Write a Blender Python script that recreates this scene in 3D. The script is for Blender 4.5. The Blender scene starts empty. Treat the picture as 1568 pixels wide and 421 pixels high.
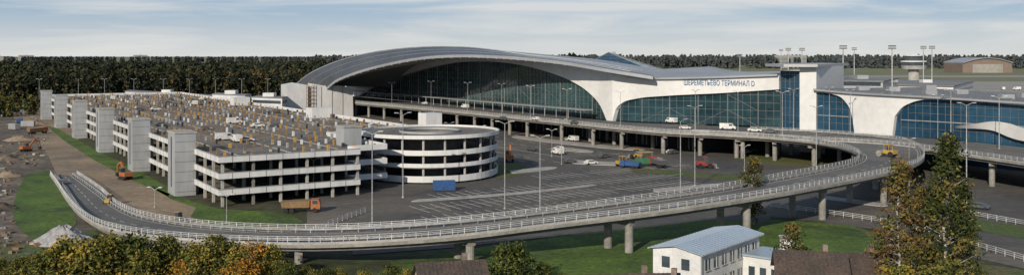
import bpy, math, random
import numpy as np
import mathutils
from mathutils import Vector, Matrix
random.seed(7); rng=np.random.default_rng(7)
sc=bpy.context.scene
H=35.0; FP=1400.0
# ---------- survey helpers: convert measured bearings into world metres ----------
def Q(u,v,d): return Vector(((u-784)/FP*d, d, H-(v-86)*d/FP))
def G(u,v,z=0.0): return Q(u,v,FP*(H-z)/(v-86))
AX=Vector((-.536,.844,0)); BX=Vector((.844,.536,0)); C0=Vector((-67.7,211.2,0))
def F(s,b,z=0.0):
    p=C0+AX*s+BX*b; return Vector((p.x,p.y,z))
ANG=math.atan2(BX.y,BX.x)
def onplane(u,v,P,D):
    r=(u-784)/FP
    t=(P.x-r*P.y)/(r*D.y-D.x); d=P.y+t*D.y
    return Q(u,v,d)
# ---------- materials ----------
def nn(nt,t,**k):
    n=nt.nodes.new(t)
    for a,b in k.items(): setattr(n,a,b)
    return n
def mat(name,c1,c2=None,scale=.15,rough=.8,metal=0.,spec=.3,fine=2.0,fineamt=.25,bump=0.,zscale=1.,c3=None,s3=.015):
    m=bpy.data.materials.new(name); m.use_nodes=True; nt=m.node_tree; L=nt.links
    p=nt.nodes['Principled BSDF']; p.inputs['Roughness'].default_value=rough
    p.inputs['Metallic'].default_value=metal; p.inputs['Specular IOR Level'].default_value=spec
    if c2 is None: c2=tuple(x*.8 for x in c1)
    g=nn(nt,'ShaderNodeNewGeometry'); mp=nn(nt,'ShaderNodeMapping'); mp.inputs['Scale'].default_value=(1,1,zscale)
    L.new(g.outputs['Position'],mp.inputs['Vector'])
    a=nn(nt,'ShaderNodeTexNoise'); a.inputs['Scale'].default_value=scale; a.inputs['Detail'].default_value=6
    L.new(mp.outputs[0],a.inputs['Vector'])
    r=nn(nt,'ShaderNodeMapRange'); r.inputs[1].default_value=.35; r.inputs[2].default_value=.65
    L.new(a.outputs['Fac'],r.inputs[0])
    mx=nn(nt,'ShaderNodeMix',data_type='RGBA'); mx.inputs[6].default_value=(*c1,1); mx.inputs[7].default_value=(*c2,1)
    L.new(r.outputs[0],mx.inputs[0]); colo=mx.outputs[2]
    if c3:
        c=nn(nt,'ShaderNodeTexNoise'); c.inputs['Scale'].default_value=s3; c.inputs['Detail'].default_value=8; c.inputs['Roughness'].default_value=.65
        c.inputs['Distortion'].default_value=1.0
        L.new(mp.outputs[0],c.inputs['Vector'])
        r3=nn(nt,'ShaderNodeMapRange'); r3.inputs[1].default_value=.48; r3.inputs[2].default_value=.66
        L.new(c.outputs['Fac'],r3.inputs[0])
        m3=nn(nt,'ShaderNodeMix',data_type='RGBA'); m3.inputs[7].default_value=(*c3,1)
        L.new(r3.outputs[0],m3.inputs[0]); L.new(colo,m3.inputs[6]); colo=m3.outputs[2]
    b=nn(nt,'ShaderNodeTexNoise'); b.inputs['Scale'].default_value=fine; b.inputs['Detail'].default_value=4
    L.new(mp.outputs[0],b.inputs['Vector'])
    r2=nn(nt,'ShaderNodeMapRange'); r2.inputs[1].default_value=.3; r2.inputs[2].default_value=.7
    r2.inputs[3].default_value=1-fineamt; r2.inputs[4].default_value=1+fineamt
    L.new(b.outputs['Fac'],r2.inputs[0])
    vm=nn(nt,'ShaderNodeVectorMath',operation='SCALE'); L.new(colo,vm.inputs[0]); L.new(r2.outputs[0],vm.inputs['Scale'])
    L.new(vm.outputs[0],p.inputs['Base Color'])
    if bump:
        bp=nn(nt,'ShaderNodeBump'); bp.inputs['Strength'].default_value=bump; bp.inputs['Distance'].default_value=.3
        L.new(b.outputs['Fac'],bp.inputs['Height']); L.new(bp.outputs[0],p.inputs['Normal'])
    return m
def glassmat(name,c1,c2,cell=3.0,rough=.12,ang=0.0,spec=.6):
    m=bpy.data.materials.new(name); m.use_nodes=True; nt=m.node_tree; L=nt.links
    p=nt.nodes['Principled BSDF']; p.inputs['Roughness'].default_value=rough; p.inputs['Specular IOR Level'].default_value=spec
    g=nn(nt,'ShaderNodeNewGeometry')
    mp=nn(nt,'ShaderNodeMapping',vector_type='POINT'); mp.inputs['Rotation'].default_value=(0,0,-ang); mp.inputs['Scale'].default_value=(1,0.0001,1)
    L.new(g.outputs['Position'],mp.inputs[0])
    sn=nn(nt,'ShaderNodeVectorMath',operation='SNAP'); sn.inputs[1].default_value=(cell,cell,cell)
    L.new(mp.outputs[0],sn.inputs[0])
    w=nn(nt,'ShaderNodeTexWhiteNoise'); L.new(sn.outputs[0],w.inputs['Vector'])
    n=nn(nt,'ShaderNodeTexNoise'); n.inputs['Scale'].default_value=.04; n.inputs['Detail'].default_value=3; L.new(g.outputs['Position'],n.inputs['Vector'])
    ad=nn(nt,'ShaderNodeMath',operation='MULTIPLY_ADD'); ad.inputs[1].default_value=.4; L.new(w.outputs['Value'],ad.inputs[0])
    r=nn(nt,'ShaderNodeMapRange'); r.inputs[1].default_value=.38; r.inputs[2].default_value=.62; r.inputs[4].default_value=.6
    L.new(n.outputs['Fac'],r.inputs[0]); L.new(r.outputs[0],ad.inputs[2])
    mx=nn(nt,'ShaderNodeMix',data_type='RGBA'); mx.inputs[6].default_value=(*c1,1); mx.inputs[7].default_value=(*c2,1)
    L.new(ad.outputs[0],mx.inputs[0]); L.new(mx.outputs[2],p.inputs['Base Color'])
    return m
M={}
def defm(k,*a,**kw): M[k]=mat(k,*a,**kw)
defm('asphalt',(.058,.057,.056),(.085,.081,.077),scale=.05,fine=.5,fineamt=.18,rough=.85,c3=(.135,.12,.10),s3=.02)
defm('deck_asphalt',(.085,.085,.086),(.12,.117,.112),scale=.05,fine=.8,fineamt=.15,rough=.8,c3=(.145,.14,.132),s3=.04)
defm('paint',(.58,.58,.56),rough=.6)
defm('dirt',(.26,.20,.14),(.18,.14,.10),scale=.05,fine=.6,fineamt=.25,rough=.95,c3=(.13,.11,.09),s3=.04)
defm('site',(.065,.054,.043),(.11,.093,.076),scale=.08,fine=.5,fineamt=.5,rough=.95,bump=.5,c3=(.17,.14,.105),s3=.05)
defm('grass',(.065,.095,.027),(.05,.075,.022),scale=.08,fine=1.2,fineamt=.35,rough=.95,bump=.4,c3=(.11,.09,.045),s3=.05)
defm('lawn',(.080,.135,.020),(.05,.092,.018),scale=.12,fine=1.0,fineamt=.4,rough=.95,bump=.4,c3=(.03,.05,.014),s3=.06)
defm('ground',(.030,.038,.017),(.055,.05,.032),scale=.03,fine=.3,fineamt=.45,rough=.95,c3=(.045,.062,.02),s3=.04)
defm('field',(.12,.14,.07),(.165,.155,.10),scale=.01,fine=.05,fineamt=.15,rough=.95)
defm('apron',(.27,.26,.245),(.22,.215,.20),scale=.02,fine=.2,fineamt=.1)
defm('concrete',(.34,.335,.32),(.25,.245,.235),scale=.3,fine=1.5,fineamt=.16,rough=.85)
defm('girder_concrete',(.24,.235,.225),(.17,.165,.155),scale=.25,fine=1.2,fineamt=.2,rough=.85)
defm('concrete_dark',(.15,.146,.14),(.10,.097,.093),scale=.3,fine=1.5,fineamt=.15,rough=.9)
defm('roofdeck',(.175,.163,.15),(.125,.118,.111),scale=.05,fine=.6,fineamt=.25,rough=.9,c3=(.09,.086,.082),s3=.05)
defm('panel_white',(.56,.565,.58),(.46,.47,.485),scale=.15,fine=1.,fineamt=.08,rough=.5,zscale=.3)
defm('panel_grey',(.30,.315,.335),(.245,.26,.28),scale=.15,fine=.8,fineamt=.08,rough=.5,zscale=.3)
defm('term_white',(.58,.585,.59),(.50,.51,.52),scale=.06,fine=.5,fineamt=.06,rough=.4)
defm('metal_roof',(.115,.13,.155),(.088,.10,.122),scale=.05,fine=.4,fineamt=.08,rough=.35,metal=.45)
defm('metal_seam',(.26,.28,.31),rough=.4,metal=.4)
defm('metal_light',(.34,.35,.37),(.27,.28,.30),scale=.05,fine=.4,fineamt=.08,rough=.4,metal=.3)
defm('flat_roof',(.19,.195,.205),(.145,.15,.155),scale=.04,fine=.5,fineamt=.12,rough=.7)
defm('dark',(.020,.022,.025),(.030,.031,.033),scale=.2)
defm('rail',(.52,.53,.54),rough=.45,metal=.2)
defm('steel',(.34,.35,.36),rough=.5,metal=.4)
defm('mullion',(.16,.18,.19),rough=.5,metal=.3)
defm('trim_blue',(.07,.17,.34),rough=.4)
defm('yellow',(.40,.26,.05),rough=.5,c3=(.2,.15,.09),s3=.8); defm('orange',(.34,.11,.035),rough=.5,c3=(.2,.12,.07),s3=.8); defm('red',(.28,.04,.03),rough=.45)
defm('green_m',(.05,.15,.08),rough=.5); defm('blue_m',(.03,.085,.23),rough=.5); defm('white_v',(.60,.60,.59),rough=.3)
defm('grey_v',(.13,.14,.15),rough=.3,metal=.4); defm('rubber',(.02,.02,.02)); defm('wood',(.20,.13,.07)); defm('post_ochre',(.38,.22,.055))
defm('bright_roof',(.33,.40,.48),(.30,.365,.44),scale=.1,rough=.35,metal=.2,fine=.6,fineamt=.05)
defm('brown_roof',(.075,.055,.047),(.05,.042,.037),scale=.4,fine=3.,fineamt=.35)
defm('house_wall',(.56,.57,.58),(.47,.48,.49),scale=.3,fine=2.,fineamt=.08)
defm('plaster',(.40,.34,.26),(.31,.27,.21),scale=.4,fine=2.)
defm('bark',(.10,.08,.06),(.05,.04,.03),scale=1.); defm('birch',(.42,.40,.37),(.12,.11,.10),scale=1.5)
defm('gravel',(.31,.31,.32),(.23,.23,.24),scale=.4,fine=1.5,fineamt=.3,bump=1.)
defm('brick',(.18,.14,.125),(.155,.12,.10),scale=.1)
for k,c in dict(lf_g1=(.10,.115,.028),lf_g2=(.058,.074,.022),lf_g3=(.025,.036,.014),lf_y1=(.27,.20,.038),lf_y2=(.16,.13,.033),
    lf_b1=(.18,.11,.042),lf_b2=(.095,.066,.03),lf_o=(.42,.17,.025),
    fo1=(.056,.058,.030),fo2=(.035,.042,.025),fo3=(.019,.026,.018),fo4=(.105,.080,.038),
    fd_haze1=(.088,.102,.105),fd_haze2=(.068,.082,.088)).items():  # far-forest foliage: bluish aerial haze is mixed into these colours
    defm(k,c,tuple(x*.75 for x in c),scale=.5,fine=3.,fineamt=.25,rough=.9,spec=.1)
fac_ang=math.atan2(AX.y,AX.x)
M['glass']=glassmat('facade_glass',(.008,.022,.026),(.036,.080,.086),3.0,.06,fac_ang,.6)
M['glass2']=glassmat('wing_glass',(.008,.022,.030),(.028,.068,.085),3.0,.06,math.atan2(-35.5,59.3),.55)
M['glass_blue']=glassmat('blue_glass',(.009,.034,.065),(.026,.075,.13),2.5,.06,math.atan2(-45,36.6),.5)
M['window']=glassmat('window_glass',(.02,.03,.04),(.06,.08,.1),1.,.1,0)
# ---------- mesh builder ----------
class MB:
    def __init__(s): s.v=[]; s.f=[]; s.m=[]; s.mats=[]
    def mi(s,k):
        if k not in s.mats: s.mats.append(k)
        return s.mats.index(k)
    def face(s,pts,k):
        i=len(s.v); s.v.extend([tuple(p) for p in pts]); s.f.append(tuple(range(i,i+len(pts)))); s.m.append(s.mi(k))
    def hexa(s,b,t,k):
        n=len(b); i=len(s.v); s.v.extend([tuple(p) for p in b]); s.v.extend([tuple(p) for p in t]); m=s.mi(k)
        s.f.append(tuple(range(i+n-1,i-1,-1))); s.m.append(m); s.f.append(tuple(range(i+n,i+2*n))); s.m.append(m)
        for j in range(n):
            q=(j+1)%n; s.f.append((i+j,i+q,i+n+q,i+n+j)); s.m.append(m)
    def prism(s,poly,z0,z1,k): s.hexa([(p[0],p[1],z0) for p in poly],[(p[0],p[1],z1) for p in poly],k)
    def fbox(s,s0,s1,b0,b1,z0,z1,k): s.prism([F(s0,b0),F(s0,b1),F(s1,b1),F(s1,b0)],z0,z1,k)
    def box(s,x0,x1,y0,y1,z0,z1,k): s.prism([(x0,y0),(x1,y0),(x1,y1),(x0,y1)],z0,z1,k)
    def cyl(s,c,r,z0,z1,k,n=12,r2=None):
        if r2 is None: r2=r
        a=[2*math.pi*i/n for i in range(n)]
        s.hexa([(c[0]+r*math.cos(t),c[1]+r*math.sin(t),z0) for t in a],[(c[0]+r2*math.cos(t),c[1]+r2*math.sin(t),z1) for t in a],k)
    def beam(s,p,q,w,k,h=None,w2=None):
        p=Vector(p);q=Vector(q);d=q-p
        if d.length<1e-6:return
        h=h or w; w2=w2 or w
        sd=d.cross(Vector((0,0,1)))
        if sd.length<1e-4*d.length: sd=Vector((1,0,0))
        sd.normalize(); up=sd.cross(d).normalized(); r=w2/w
        s.hexa([p-sd*w/2-up*h/2,p+sd*w/2-up*h/2,p+sd*w/2+up*h/2,p-sd*w/2+up*h/2],
               [q-sd*w*r/2-up*h*r/2,q+sd*w*r/2-up*h*r/2,q+sd*w*r/2+up*h*r/2,q-sd*w*r/2+up*h*r/2],k)
    def extr(s,prof,y0,y1,k): s.hexa([(x,y0,z) for x,z in prof],[(x,y1,z) for x,z in prof],k)
    def wheel(s,x,z,y0,y1,r,k='rubber',n=12):
        s.extr([(x+r*math.cos(2*math.pi*i/n),z+r*math.sin(2*math.pi*i/n)) for i in range(n)],y0,y1,k)
    def loft(s,A,B,k):
        n=len(A); i=len(s.v); s.v.extend([tuple(p) for p in A]); s.v.extend([tuple(p) for p in B]); m=s.mi(k)
        for j in range(n-1): s.f.append((i+j,i+j+1,i+n+j+1,i+n+j)); s.m.append(m)
    def mesh(s,name):
        me=bpy.data.meshes.new(name); me.from_pydata(s.v,[],s.f)
        for k in s.mats: me.materials.append(M[k])
        me.polygons.foreach_set('material_index',s.m); me.update(); return me
    def make(s,name,parent=None,smooth=False):
        me=s.mesh(name)
        if smooth: me.polygons.foreach_set('use_smooth',[True]*len(me.polygons))
        o=bpy.data.objects.new(name,me); sc.collection.objects.link(o)
        if parent: o.parent=parent
        return o
def grp(name):
    o=bpy.data.objects.new(name,None); sc.collection.objects.link(o); return o
def inst(name,me,loc,rot=0,scale=1.):
    o=bpy.data.objects.new(name,me); sc.collection.objects.link(o); o.location=loc; o.rotation_euler=(0,0,rot)
    o.scale=(scale,)*3 if not isinstance(scale,tuple) else scale
    return o
def cr(pts,n=8):
    P=[Vector(p) for p in pts]; out=[]
    P=[P[0]*2-P[1]]+P+[P[-1]*2-P[-2]]
    for i in range(1,len(P)-2):
        a,b,c,d=P[i-1:i+3]
        for j in range(n):
            t=j/n; out.append(.5*((2*b)+(c-a)*t+(2*a-5*b+4*c-d)*t*t+(3*b-a-3*c+d)*t**3))
    out.append(P[-2]); return out
def herm(pts):
    xs=[p[0] for p in pts]; ys=[p[1] for p in pts]; n=len(xs)
    dl=[(ys[i+1]-ys[i])/(xs[i+1]-xs[i]) for i in range(n-1)]
    ms=[dl[0]]+[(dl[i-1]+dl[i])/2 if dl[i-1]*dl[i]>0 else 0 for i in range(1,n-1)]+[dl[-1]]
    def f(x):
        x=min(max(x,xs[0]),xs[-1]); i=0
        while i<n-2 and x>xs[i+1]: i+=1
        h=xs[i+1]-xs[i]; t=(x-xs[i])/h
        return (2*t**3-3*t*t+1)*ys[i]+(t**3-2*t*t+t)*h*ms[i]+(-2*t**3+3*t*t)*ys[i+1]+(t**3-t*t)*h*ms[i+1]
    return f
def even(pl,step):
    out=[pl[0].copy()]; acc=0
    for a,b in zip(pl,pl[1:]):
        L=(b-a).length
        if L<1e-6: continue
        t=step-acc
        while t<=L: out.append(a+(b-a)*(t/L)); t+=step
        acc=(acc+L)%step
    return out
# ---------- terrain ----------
mb=MB()
ys=[-300,0,140,300,700,2200,2400,2700,3000,4000,25000]; zs=[0,0,0,0,0,0,3,9,13,14,14]; xs=[-25000,-3000,-600,0,600,3000,25000]
for j in range(len(ys)-1):
    for i in range(len(xs)-1):
        mb.face([(xs[i],ys[j],zs[j]),(xs[i+1],ys[j],zs[j]),(xs[i+1],ys[j+1],zs[j+1]),(xs[i],ys[j+1],zs[j+1])],'ground' if ys[j]<700 else 'field')
mb.make('ground')
def sheet(name,px,z,k,smooth=0):
    P=[G(u,v) for u,v in px]
    if smooth: P=cr(P+[P[0]],smooth)[:-1]
    m=MB()
    tris=mathutils.geometry.tessellate_polygon([P])
    m.v=[(p.x,p.y,z) for p in P]; m.mi(k)
    for t in tris:
        a,b,c=[P[i] for i in t]
        if (b-a).cross(c-a).z<0: t=(t[0],t[2],t[1])
        m.f.append(tuple(t)); m.m.append(0)
    m.make(name)
sheet('construction_ground',[(-60,158),(60,160),(78,190),(118,230),(120,300),(150,350),(60,400),(-60,440)],.02,'site')
sheet('dirt_road',[(0,162),(60,158),(300,150),(300,180),(110,215),(240,290),(340,330),(480,352),(300,352),(170,345),(100,300),(75,240),(45,200)],.04,'dirt')
sheet('asphalt_yard',[(470,352),(470,300),(500,180),(560,150),(900,165),(1200,190),(1700,235),(1700,440),(1480,392),(1350,352),(1180,332),(1080,330),(960,338),(800,349),(640,357),(540,360)],.06,'asphalt')
sheet('service_road',[(540,391),(700,379),(860,361),(1000,347),(1085,338),(1180,340),(1180,332),(1080,330),(960,338),(800,353),(660,366),(540,374)],.12,'asphalt')
sheet('lawn',[(42,266),(78,262),(98,300),(116,332),(108,352),(60,366),(30,350),(20,320),(30,285)],.08,'lawn',3)
sheet('lawn',[(-30,372),(40,366),(120,352),(150,358),(120,380),(40,410),(-40,430)],.06,'grass',3)
sheet('lawn',[(70,192),(88,197),(150,232),(215,262),(262,290),(258,301),(200,275),(140,243),(96,214)],.08,'lawn')
sheet('lawn',[(228,284),(262,298),(335,320),(440,326),(465,340),(440,347),(330,346),(292,332),(300,318),(262,305)],.08,'lawn')
sheet('lawn',[(740,256),(790,250),(810,258),(800,268),(760,273)],.10,'grass',3)
sheet('lawn',[(965,258),(1010,260),(1140,270),(1200,272),(1190,279),(1100,275),(975,264)],.10,'grass',2)
sheet('lawn',[(1120,238),(1220,236),(1285,246),(1250,256),(1150,250)],.10,'grass',3)
sheet('lawn',[(560,440),(600,400),(700,384),(860,362),(960,350),(1080,338),(1180,336),(1300,345),(1352,360),(1350,420),(1320,460)],.10,'lawn')
sheet('lawn',[(1460,330),(1600,352),(1600,372),(1470,348)],.10,'grass')
sheet('lawn',[(1470,400),(1560,412),(1700,460),(1450,470)],.10,'grass')
m=MB(); m.face([(170,560,.05),(1600,560,.05),(1600,1250,.05),(120,1250,.05)],'apron'); m.make('airport_apron')
m=MB(); m.face([(200,1500,.05),(2600,1500,.05),(2600,1640,.05),(200,1640,.05)],'apron'); m.make('runway')
m=MB()
def line(p,q,w=.22,z=.1):
    d=(q-p).normalized(); n=Vector((-d.y,d.x,0))*w/2
    m.face([(p-n).to_tuple()[:2]+(z,),(q-n).to_tuple()[:2]+(z,),(q+n).to_tuple()[:2]+(z,),(p+n).to_tuple()[:2]+(z,)],'paint')
for base,b0,b1 in ((-41,34,112),(-27,38,122),(-13,50,132),(3,92,150)):
    for b in np.arange(b0,b1,2.7):
        if random.random()<.93: line(F(base-5.2,b),F(base+5.2,b),.22)
    line(F(base,b0),F(base,b1),.22,.104)
for b in (100,110,118,140,150):
    for s in range(30,280,9): line(F(s,b),F(s+4,b),.3)
for b in (90,128): line(F(16,b),F(300,b),.3)
m.make('parking_markings')
def island(px,top='concrete'):
    P=cr([G(u,v) for u,v in px]+[G(*px[0])],4)[:-1]
    k=MB(); k.prism([(p.x,p.y) for p in P],0,.2,top); k.make('traffic_island')
island([(560,262),(640,262),(650,268),(570,271)]); island([(850,225),(905,231),(900,234),(846,229)]); island([(880,246),(960,250),(955,254),(880,251)])
island([(520,346),(700,338),(860,325),(860,328),(700,343),(530,352)]); island([(640,306),(780,296),(900,284),(900,286),(780,299),(640,309)])
island([(790,208),(900,220),(980,228),(975,231),(890,224),(790,212)]); island([(780,262),(840,256),(850,259),(790,266)])
island([(1000,290),(1090,282),(1100,285),(1010,294)]); island([(1260,300),(1350,312),(1345,316),(1255,304)])
# ---------- garage ----------
g=grp('parking_garage')
RECT=[(0,8,0,35),(8,52,0,46),(52,401,0,80)]
m=MB()
for i,(s0,s1,b0,b1) in enumerate(RECT):
    for z in (3.1,6.9): m.fbox(s0+.15,s1-(0 if i<2 else .15),b0+.15,b1-.15,z-.35,z,'concrete_dark')
    m.fbox(s0+.15,s1-(0 if i<2 else .15),b0+.15,b1-.15,10.25,10.6,'roofdeck')
m.make('deck_slabs',g)
m=MB(); m.fbox(14,395,12,30,.0,10.2,'dark'); m.fbox(62,395,32,70,0,10.2,'dark'); m.make('dark_filler',g)  # added near-black filler: stops see-through, deck interior's shade put into its colour
m=MB()
for s in np.arange(.8,400,8):
    for b in (.8,8): m.fbox(s,s+.6,b,b+.6,0,10.2,'concrete')
for b in np.arange(8,35,6.6):
    for s in (.8,8.4): m.fbox(s,s+.6,b,b+.6,0,10.2,'concrete')
m.make('columns',g)
m=MB()
ZB=[(2.75,4.2),(6.55,8.0),(10.35,11.8)]
tow=[27,84,149,217,284,352]
for z0,z1 in ZB:
    m.fbox(0-.1,.15,-.1,35,z0,z1,'panel_white')
    segs=[.15]+sum([[t-4,t+4] for t in tow],[])+[401]
    for i in range(0,len(segs),2): m.fbox(segs[i],segs[i+1],-.1,.15,z0,z1,'panel_white')
    m.fbox(.15,8,34.85,35.1,z0,z1,'panel_white'); m.fbox(7.85,8.1,35.1,46,z0,z1,'panel_white')
    m.fbox(8.1,52,45.9,46.1,z0,z1,'panel_white'); m.fbox(51.9,52.1,46.1,80,z0,z1,'panel_white')
    m.fbox(52.1,401,79.9,80.1,z0,z1,'panel_white'); m.fbox(400.9,401.1,0,80,z0,z1,'panel_white')
    m.fbox(-.16,-.1,-.16,35,z1-.12,z1+.06,'steel'); m.fbox(-.2,401,-.16,-.1,z1-.12,z1+.06,'steel')
m.make('parapet_bands',g)
m=MB()
for z0,z1 in ZB:
    for b in np.arange(3,35,4): m.fbox(-.13,-.1,b,b+.12,z0,z1,'concrete_dark')
    for s in np.arange(3,401,4): m.fbox(s,s+.12,-.13,-.1,z0,z1,'concrete_dark')
m.make('panel_joints',g)
m=MB()
for t in tow:
    m.fbox(t-4,t+4,-4.8,.3,0,15.6,'panel_grey'); m.fbox(t-4.2,t+4.2,-5,.5,15.6,16.0,'concrete')
    m.fbox(t-.5,t+.5,-4.86,-4.8,2,14.6,'window')
    for z in np.arange(1,15,2.5): m.fbox(t-4.04,t-4,-4.8,.3,z,z+.08,'concrete_dark')
m.fbox(18,24,38,43,10.6,15.6,'panel_grey'); m.fbox(17.8,24.2,37.8,43.2,15.6,16,'concrete')
m.fbox(52.2,58,80.2,86,0,16.2,'panel_white'); m.fbox(130,137,70,78,10.6,14.5,'panel_white'); m.fbox(240,247,70,78,10.6,14.5,'panel_white')
m.make('stair_towers',g)
m=MB()
for s in np.arange(4,398,6.5):
    for b in np.arange(4,78,6.6):
        if (s<8 and b>33) or (s<52 and b>44): continue
        js=rng.normal()*.5; h=1.+rng.random()*.6; k=['wood','post_ochre','concrete','wood','dark','post_ochre','wood','panel_white'][rng.integers(8)]
        w=.4+.3*rng.random()
        m.fbox(s+js,s+js+w,b,b+w,10.6,10.6+h,k)
        if rng.random()<.25: m.fbox(s+js-1,s+js-.4,b-.3,b+.3,10.6,10.9+rng.random()*.4,'concrete')
for b in np.arange(7.3,78,13.2): 
    for s0 in range(10,390,60):
        if b<44 or s0>52: m.fbox(s0,s0+55,b,b+.3,10.6,10.75,'concrete')
m.make('roof_posts',g)
m=MB()
for s in np.arange(14,398,16.2):
    b1=44 if s<52 else 78
    m.face([F(s,2,10.606),F(s,b1,10.606),F(s+.35,b1,10.606),F(s+.35,2,10.606)],'dark')
for b in (16.7,33.1,49.7,66.1):
    m.face([F(54,b,10.610),F(54,b+.3,10.610),F(398,b+.3,10.610),F(398,b,10.610)],'dark')
m.make('expansion_joints',g)
# ---------- helical ramp ----------
g=grp('spiral_car_ramp'); RC=Vector((-24.3,270,0))
def ring(m,r0,r1,z0,z1,k,n=64,a0=0,a1=2*math.pi,dz=0):
    for i in range(n):
        t0=a0+(a1-a0)*i/n; t1=a0+(a1-a0)*(i+1)/n; e0=dz*math.sin(t0); e1=dz*math.sin(t1)
        P=lambda r,t,z:(RC.x+r*math.cos(t),RC.y+r*math.sin(t),z)
        m.face([P(r1,t0,z0+e0),P(r1,t1,z0+e1),P(r1,t1,z1+e1),P(r1,t0,z1+e0)],k)
        m.face([P(r0,t1,z0+e1),P(r0,t0,z0+e0),P(r0,t0,z1+e0),P(r0,t1,z1+e1)],k)
        m.face([P(r0,t0,z1+e0),P(r1,t0,z1+e0),P(r1,t1,z1+e1),P(r0,t1,z1+e1)],k)
        m.face([P(r1,t0,z0+e0),P(r0,t0,z0+e0),P(r0,t1,z0+e1),P(r1,t1,z0+e1)],k)
m=MB()
for z0,z1 in ((.9,2.6),(4.9,6.0),(8.2,9.6)): ring(m,19.8,20.1,z0,z1,'panel_white',dz=.45)
ring(m,20.3,20.6,12.3,13.3,'panel_white'); m.make('parapet_bands',g)
m=MB()
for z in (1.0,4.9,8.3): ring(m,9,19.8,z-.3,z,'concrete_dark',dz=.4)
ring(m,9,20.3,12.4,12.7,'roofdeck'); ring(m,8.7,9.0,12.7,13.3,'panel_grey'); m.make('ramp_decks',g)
m=MB(); ring(m,8.6,8.9,0,12.4,'concrete_dark')
for i in range(20):
    t=2*math.pi*i/20; m.cyl((RC.x+19*math.cos(t),RC.y+19*math.sin(t)),.35,0,12.3,'concrete',8)
m.make('columns',g)
# ---------- decks / viaducts ----------
def deck(name,E1,E2,thick=1.3,k='deck_asphalt',dash=True,rails=(1,1),piers=26,pz=2.6,nl=2):
    g=grp(name); m=MB()
    dn=Vector((0,0,-thick))
    m.loft(E1,E2,k); m.make('road_surface',g)
    m=MB(); low=Vector((0,0,-.55)); 
    I1=[a+(b-a).normalized()*1.2 for a,b in zip(E1,E2)]; I2=[b+(a-b).normalized()*1.2 for a,b in zip(E1,E2)]
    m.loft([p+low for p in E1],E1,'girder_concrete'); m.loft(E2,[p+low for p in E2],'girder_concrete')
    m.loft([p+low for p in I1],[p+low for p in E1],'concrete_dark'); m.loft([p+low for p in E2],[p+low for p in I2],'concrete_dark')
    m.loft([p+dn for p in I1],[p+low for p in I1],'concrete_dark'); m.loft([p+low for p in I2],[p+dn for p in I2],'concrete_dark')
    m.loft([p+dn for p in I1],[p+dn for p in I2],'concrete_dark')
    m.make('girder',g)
    m=MB()
    for j,(E,O) in enumerate(((E1,E2),(E2,E1))):
        if not rails[j]: continue
        Ein=[a+(b-a).normalized()*.3 for a,b in zip(E,O)]; up=Vector((0,0,.4))
        m.loft(E,[p+up for p in E],'concrete'); m.loft([p+up for p in E],[p+up for p in Ein],'concrete'); m.loft([p+up for p in Ein],Ein,'concrete')
        Er=[a+(b-a).normalized()*.15 for a,b in zip(E,O)]
        for p in even(Er,2.0): m.beam(p+Vector((0,0,.4)),p+Vector((0,0,1.35)),.1,'rail')
        for h in (.75,1.05,1.35):
            for a,b in zip(Er,Er[1:]): m.beam(a+Vector((0,0,h)),b+Vector((0,0,h)),.07,'rail')
        Eg=[a+(b-a).normalized()*1.3 for a,b in zip(E,O)]
        for a,b in zip(Eg,Eg[1:]): m.beam(a+Vector((0,0,.65)),b+Vector((0,0,.65)),.08,'steel',.32)
        for p in even(Eg,3.0): m.beam(p,p+Vector((0,0,.7)),.12,'steel')
    m.make('railing',g)
    if dash:
        m=MB(); up=Vector((0,0,.012))
        for fr in [(i+1)/(nl+1) for i in range(nl)]:
            for i in range(0,len(E1)-1):
                if i%2: continue
                f=lambda i,o:(E1[i].lerp(E2[i],fr)+(E2[i]-E1[i]).normalized()*o)+up
                m.face([f(i,-.08),f(i,.08),f(i+1,.08),f(i+1,-.08)],'paint')
        for sgn in (0,1):
            A_,B_=(E1,E2) if sgn==0 else (E2,E1)
            m.loft([a+(b-a).normalized()*2.0+up for a,b in zip(A_,B_)],[a+(b-a).normalized()*2.16+up for a,b in zip(A_,B_)],'paint')
        m.make('lane_markings',g)
    if piers:
        m=MB(); acc=piers*.5
        for i in range(1,len(E1)):
            c0=(E1[i-1]+E2[i-1])/2; c1=(E1[i]+E2[i])/2; acc+=(c1-c0).length
            if acc>=piers and c1.z>pz:
                acc=0; a,b=E1[i],E2[i]; w=(b-a).length
                fr=[.25,.75] if w<20 else [.12,.5,.88]
                zt=c1.z-thick
                m.beam(a.lerp(b,fr[0]-.07)-Vector((0,0,thick+.45)),a.lerp(b,fr[-1]+.07)-Vector((0,0,thick+.45)),1.3,'girder_concrete',.9)
                for f_ in fr:
                    p=a.lerp(b,f_); m.cyl(p,.75,0,zt-.8,'girder_concrete',12)
        m.make('columns',g)
    return g
far=[(470,141),(545,149),(700,163),(860,178),(960,187),(1100,193),(1240,199),(1370,208),(1480,217),(1568,226),(1720,243)]
near=[(470,149.5),(545,157.5),(700,172),(860,188),(1000,201.5),(1110,207),(1225,214),(1360,222),(1470,236),(1568,250),(1700,269)]
E1=cr([G(u,v,8) for u,v in far],6); E2=cr([G(u,v,8) for u,v in near],6)
deck('departure_viaduct',E1,E2,rails=(0,1),piers=14,nl=3)
loop=[((1060,204.2),(1150,199),8),((1150,209),(1250,204),8),((1225,215.5),(1325,209.5),8),((1278,223),(1380,216),8),((1308,232.5),(1408,227),8),
((1316,242),(1416,240),8),((1300,252),(1402,252),8),((1250,263),(1355,266),8),((1180,276),(1270,283),8),((1100,291),(1182,299),8),
((960,311),(1030,322),7.4),((800,332),(850,344),6.2),((650,347),(680,364),5.1),((500,354),(500,374),4.0),((380,352),(360,372),3.0),
((285,344),(245,364),2.0),((215,331),(165,350),1.2),((178,314),(125,330),.7),((160,297),(102,306),.4),((140,282),(88,285),.25),((118,268),(76,268),.2)]
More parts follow.
